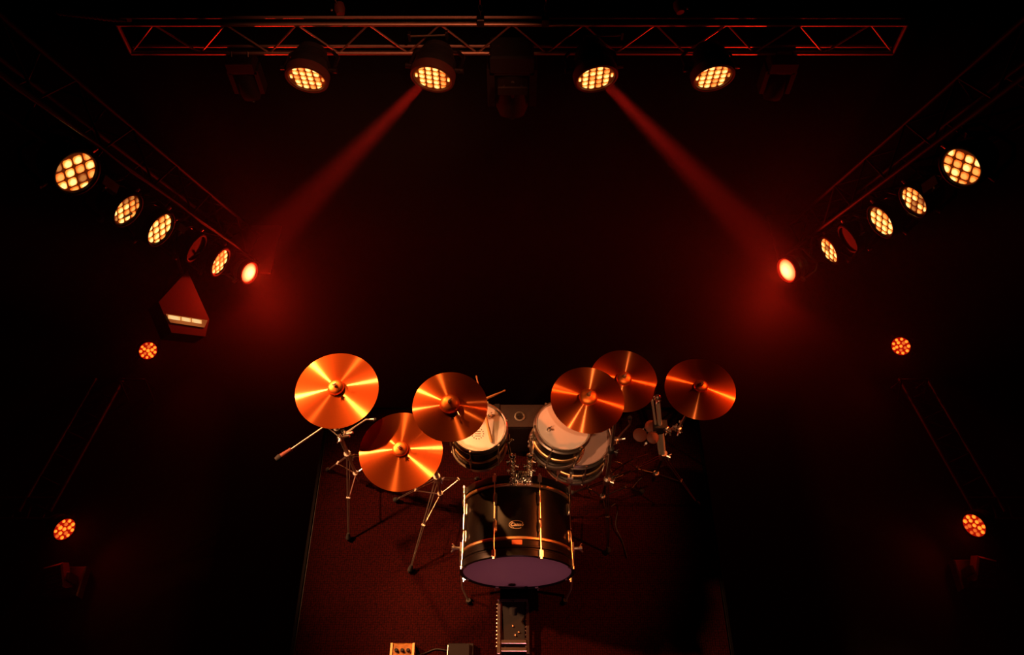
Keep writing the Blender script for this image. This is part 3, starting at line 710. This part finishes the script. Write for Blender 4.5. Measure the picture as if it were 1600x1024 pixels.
# moving heads hanging from the truss (unlit)
def moving_head(x, top, s, label, drop=.34):
    c = Vector((x, ta.y-.02, top)); t = thing('moving_head', c, label, 'stage light', 'unlit moving heads on the truss')
    m_ = MB(); m_.box(c, (.26*s, .20*s, .12*s)); m_.build('base', 'black_rubber', t)
    m_ = MB()
    for sx in (-1, 1): m_.box(c + Vector((sx*.13*s, 0, -.19*s)), (.045*s, .14*s, .28*s))
    m_.box(c+Vector((0, 0, -.075*s)), (.27*s, .14*s, .04*s)); m_.build('yoke', 'black_rubber', t)
    m_ = MB(); m_.lathe([(1e-5, -.15*s), (.085*s, -.14*s), (.10*s, -.06*s), (.10*s, .10*s), (.08*s, .15*s), (1e-5, .15*s)], frame(c+Vector((0, 0, -.26*s)), (0, -.35, -1)), 24); m_.build('head', 'black_rubber', t)
    f = frame(c+Vector((0, 0, -.26*s)), (0, -.35, -1)) @ Vector((0, 0, .15*s)); 
    MB().lathe([(1e-5, 0), (.075*s, 0), (.08*s, .012*s), (1e-5, .02*s)], frame(f, (0, -.35, -1)), 20).build('lens', 'black_lacquer', t)
    for sx in (-1, 1): MB().tube([c+Vector((sx*.08*s, 0, .06*s)), Vector((x+sx*.08*s, ta.y, ta.z+.01))], .012*s, 8).build('clamp', 'steel', t)
    return t
moving_head(ax_x(800), ta.z-.02+.02, 1.0, 'dark unlit moving head hanging at the centre of the truss')
moving_head(ax_x(375), ta.z-.05, .62, 'small dark unlit fixture left of the leftmost truss lamp')
moving_head(ax_x(1225), ta.z-.05, .62, 'small dark unlit fixture right of the rightmost truss lamp')
t = thing('fixture_box', dp(801, 136, 4.40), 'small dark box hanging below the centre of the truss', 'box')
c = dp(801, 136, 4.40); MB().box(c, (.17, .08, .06)).build('housing', 'box_black', t)
for dx in (-.05, .05): MB().sphere(c+Vector((dx, -.03, .032)), .006, 8).build('screw', 'chrome', t)
MB().tube([c+Vector((0, 0, .03)), Vector((c.x, ta.y-.02, ta.z-.35))], .01, 8).build('hanger', 'black_metal', t)

# reddish pipe continuing at the far left
a, b = dp(90, 18, 4.9), dp(202, 31, 4.7)
pp = thing('hanging_pipe', a, 'reddish sloping pipe left of the top truss', 'pipe'); MB().tube([a, b], .020, 12).build('pipe', 'fixture_red', pp)
for k in range(16): MB().lathe([(.021, -.004), (.024, -.002), (.024, .002), (.021, .004)], frame(a+(b-a)*((k+.5)/16), b-a), 12, True).build('ridge', 'fixture_red', pp)
for i, (px_, py_) in enumerate(((531, 14), (1061, 11))):
    c = dp(px_, py_, 4.9); t = thing('clamp_light', c, 'small reddish fixture above the truss, %s of centre' % ('left' if i == 0 else 'right'), 'stage light')
    MB().lathe([(1e-5, -.04), (.03, -.035), (.035, .0), (.025, .04), (1e-5, .045)], frame(c, (.2, -1, -.4)), 18).build('body', 'fixture_red', t)
    MB().tube([c, c+Vector((-.03, .02, .08))], .006, 8).build('bracket', 'steel', t); MB().sphere(c+Vector((-.05 if i == 0 else .05, -.01, .0)), .009, 8).build('knob', 'chrome', t)

# ---- raked side trusses with their lamps
SIDE = {-1: [(117, 268, 3.60, 67, 'side'), (197, 327, 4.10, 51, 'side_dim'), (248, 357, 4.50, 52, 'side'), (304, 387, 5.05, 42, 'off'), (342, 409, 5.50, 42, 'side'), (388, 426, 5.75, 32, 'blaze')],
        1: [(1504, 260, 3.60, 62, 'side'), (1430, 313, 4.10, 49, 'side_dim'), (1379, 345, 4.50, 50, 'side'), (1328, 373, 5.05, 42, 'off'), (1297, 391, 5.50, 42, 'side'), (1231, 422, 5.75, 36, 'blaze')]}
names = ['topmost and largest lamp of the %s raked truss', 'second lamp from the top on the %s raked truss', 'third lamp from the top on the %s raked truss',
         'unlit lamp on the %s raked truss', 'lowest lit amber lamp on the %s raked truss', 'blazing red-orange lamp at the foot of the %s raked truss']
BLZ = {}
for sg in (-1, 1):
    sd = 'left' if sg < 0 else 'right'
    L1, L5 = dp(*SIDE[sg][0][:3]), dp(*SIDE[sg][4][:3]); d = (L5-L1).normalized()
    out = Vector((sg*.04, .24, .10))
    top = L1 - d*1.3 + out; bot0 = L5 + out; k = (bot0.z-(FLOOR+.02))/-d.z; bot = bot0 + d*k
    tt = thing('raked_truss', bot, '%s leaning black lighting truss carrying a row of round lamps' % sd, 'truss')
    n_u = Vector((1, 0, 0)); n_v = d.cross(n_u).normalized()
    offs = [n_u*.11+n_v*.11, -n_u*.11+n_v*.11, n_u*.11-n_v*.11, -n_u*.11-n_v*.11]
    for o_ in offs: MB().tube([top+o_, bot+o_], .012, 10).build('chord', 'truss_black', tt)
    N = 14
    for i in range(N):
        p, q = top+(bot-top)*(i/N), top+(bot-top)*((i+1)/N)
        for a_, b_2 in ((0, 1), (2, 3), (0, 2), (1, 3)):
            m_ = MB(); m_.tube([p+offs[a_ if i % 2 else b_2], q+offs[b_2 if i % 2 else a_]], .006, 6); m_.build('brace', 'truss_black', tt)
    MB().box((bot.x, bot.y, FLOOR+.012), (.5, .5, .022)).build('base_plate', 'black_metal', tt)
    angs = [35, 33, 30, 30, 26, 22] ; rats = [.74, .54, .50, .38, .42, .62]
    for i, (px_, py_, dd, sz, stl) in enumerate(SIDE[sg]):
        c = dp(px_, py_, dd); R = sz*dd/F/2
        a_ = angs[i] if sg < 0 else 180-angs[i]
        nrm = ratio_normal(c, px_, py_, a_, rats[i], sg)
        if i == 5: BLZ[sg] = (c, nrm)
        # nearest point on the truss for the clamp
        u = (c-top).dot(d); hp = top + d*u - n_v*0
        lamp('par_light', c, nrm, R, hp + (c-hp).normalized()*.11, names[i] % sd, stl, '%s truss lamps' % sd, up=(0, 0, 1), spin=.25*sg, body=1.0)
    # safety cable / cable run along the truss
    pts = [top + offs[0]*1.25 + (bot-top)*(k_/12) + Vector((0, 0, .02*math.sin(k_*2.1))) for k_ in range(13)]
    o = MB().tube(pts, .005, 6).build('cable', 'cable', None, True, pts[0]); tag(o, 'power cable running down the %s raked truss' % sd, 'cable')
    # junction boxes between lamps
    for i, (px_, py_, dd) in enumerate(((165 if sg < 0 else 1460, 303, 3.95), (282 if sg < 0 else 1345, 372, 4.95))):
        c = dp(px_, py_, dd)+Vector((0, .06, 0)); t = thing('truss_clamp', c, ('reddish clamp bracket on the %s raked truss, ' % sd) + ('below the largest lamp' if i == 0 else 'above the unlit lamp'), 'clamp')
        MB().box(c, (.03, .06, .09), Matrix.Rotation(.5*sg, 3, 'Y')).build('jaw', 'fixture_red', t); m_ = MB(); wing(m_, c+Vector((0, -.04, .02)), (0, -1, .4), .02); m_.build('wing_bolt', 'chrome', t)
        m_ = MB(); m_.tube([c+Vector((0, 0, -.03)), c+Vector((sg*.05, -.03, -.14)), c+Vector((sg*.02, -.06, -.20)), c+Vector((-sg*.06, -.04, -.17))], .006, 8); m_.build('strap', 'steel', t)

# two beams and glows
RED = (1.0, .035, .012)
for i, sx in ((1, -1), (2, 1)):
    c, nrm = TN[i]; aim = c + Vector((sx*.60, -.78, -.15))
    spot('beam_spot', c + nrm*.02 + Vector((sx*.05, 0, -.02)), aim, 2300, (1, .02, .01), 11, .8, .03)
for sg in (-1, 1):
    c, nrm = BLZ[sg]; point('blaze_light', c + nrm*.06, 36, (1, .02, .006), .03)

# ---- strobe / wedge box under the left truss
sc0 = dp(290, 490, 5.2); tocam = (Vector((0, 0, CAMZ))-sc0).normalized(); toblz = (BLZ[-1][0]-sc0).normalized()
nn = (tocam + toblz*.7).normalized()
def onpl(px, py, lift=0):
    r = ray(px, py); o = Vector((0, 0, CAMZ)); k = (sc0-o).dot(nn)/r.dot(nn); return o + r*k + nn*lift
pts = [onpl(248, 472), onpl(293, 423), onpl(327, 499), onpl(321, 526), onpl(268, 520)]
back = [p - nn*.12 for p in pts]
t = thing('strobe_light', pts[4], 'angular brown box lamp with a lit horizontal tube, below the left raked truss', 'stage light')
m_ = MB(); m_.add(pts+back, [[0, 1, 2, 3, 4], [9, 8, 7, 6, 5]] + [[i, (i+1) % 5, 5+(i+1) % 5, 5+i] for i in range(5)]); m_.build('housing', 'panel_brown', t, smooth=False)
# best plane through the face for the slot
q = [onpl(259, 491, .004), onpl(324, 501, .004), onpl(319, 512, .004), onpl(266, 504, .004)]
def slab(q, th, nm, m):
    q = [Vector(p) for p in q]; b2 = [p - nn*th for p in q]
    return MB().add(q+b2, [[0, 1, 2, 3], [7, 6, 5, 4]] + [[i, (i+1) % 4, 4+(i+1) % 4, 4+i] for i in range(4)]).build(nm, m, t, smooth=False)
slab(q, .02, 'reflector', 'reflector_painted_glow')
for x0_, x1_ in ((262, 281), (283, 297), (299, 314)):
    y_ = lambda x: 495.5 + (x-262)*.155
    slab([onpl(x0_, y_(x0_)-2.3, .008), onpl(x1_, y_(x1_)-2.3, .008), onpl(x1_, y_(x1_)+3.0, .008), onpl(x0_, y_(x0_)+3.0, .008)], .004, 'tube_segment', 'tube_glow')
MB().tube([(pts[1]+back[1])/2, (pts[1]+back[1])/2+Vector((0.02, .05, .25))], .012, 8).build('hanger', 'steel', t)

# ---- floor level lamps and ladder trusses at the sides
FL = [(-1, 231, 548, 27, 'upper'), (-1, 100, 827, 34, 'lower'), (1, 1408, 541, 28, 'upper'), (1, 1523, 821, 36, 'lower')]
for sg, px_, py_, sz, lv in FL:
    sd = 'left' if sg < 0 else 'right'; z = -.40
    c = at(px_, py_, z); dd = (c-Vector((0, 0, CAMZ))).dot(Vector((0, CP, -SP))); R = sz*dd/F/2
    nrm = ratio_normal(c, px_, py_, (30 if sg < 0 else 150), .93 if lv == 'upper' else .78, sg)
    base = Vector((c.x+sg*.10, c.y+.02, FLOOR+.02))
    lamp('floor_light', c, nrm, R, base, 'small round red floor lamp, %s one on the %s side' % (lv, sd), 'red', 'red floor lamps', body=1.1, spin=random.random())
    spot('floor_lamp_glow', c + nrm*.04, c + nrm, 3, (1, .02, .006), 160, .6, .03)
for sg in (-1, 1):
    sd = 'left' if sg < 0 else 'right'
    a = at(800+sg*607, 592, FLOOR+.05) if sg < 0 else at(1405, 592, FLOOR+.05); b = at(800+sg*722, 800, FLOOR+.05)
    ladder('floor_truss', a, b, (sg, 0, 0), .20, 6, 'faint ladder truss lying on the floor along the %s side' % sd, r=.014, mats='steel')
    a = at(800+sg*722, 812, FLOOR+.05); b = a + Vector((sg*1.0, 0, 0))
    ladder('floor_truss', a, b, (0, 1, 0), .14, 5, 'faint ladder truss lying crosswise at the %s edge' % sd, r=.012, mats='steel', zig=False)
    # box fixture in the lower corners
    c = at(800+sg*(710 if sg < 0 else 735), 903 if sg < 0 else 892, -.45); t = thing('floor_fixture', (c.x, c.y, FLOOR), 'dim reddish floor fixture in the lower %s corner, below the red lamp' % sd, 'stage light')
    Rm = Matrix.Rotation(-sg*.28, 3, 'Z') @ Matrix.Rotation(.3, 3, 'X')
    MB().box(c, (.11, .15, .10), Rm).build('head', 'fixture_red', t)
    for k in range(6): MB().box(c+Rm@Vector((0, -.06+k*.024, .053)), (.095, .006, .012), Rm).build('fin', 'black_metal', t)
    MB().box((c.x, c.y, FLOOR+.04), (.22, .18, .075)).build('base', 'black_metal', t)
    for s_ in (-1, 1): MB().box((c.x+s_*.075, c.y, (c.z+FLOOR)/2+.03), (.02, .05, .16)).build('arm', 'black_metal', t)
    # small bracket fixture near the upper floor lamp
    c = at(800+sg*(590 if sg < 0 else 625), 606, -.50); t = thing('floor_bracket', (c.x, c.y, FLOOR), 'faint metal bracket frame beside the upper %s floor lamp' % sd, 'bracket')
    for dx in (-.09, .09): MB().tube([(c.x+dx, c.y+.05, FLOOR+.002), (c.x+dx, c.y+.03, c.z+.06), (c.x+dx+.02, c.y-.05, FLOOR+.002)], .007, 8).build('upright', 'steel', t)
    MB().tube([(c.x-.09, c.y+.03, c.z+.06), (c.x+.09, c.y+.03, c.z+.06)], .007, 8).build('crossbar', 'steel', t)

# drop helper flags
for o in bpy.data.objects:
    for k_ in ('_w', '_n'):
        if k_ in o: del o[k_]
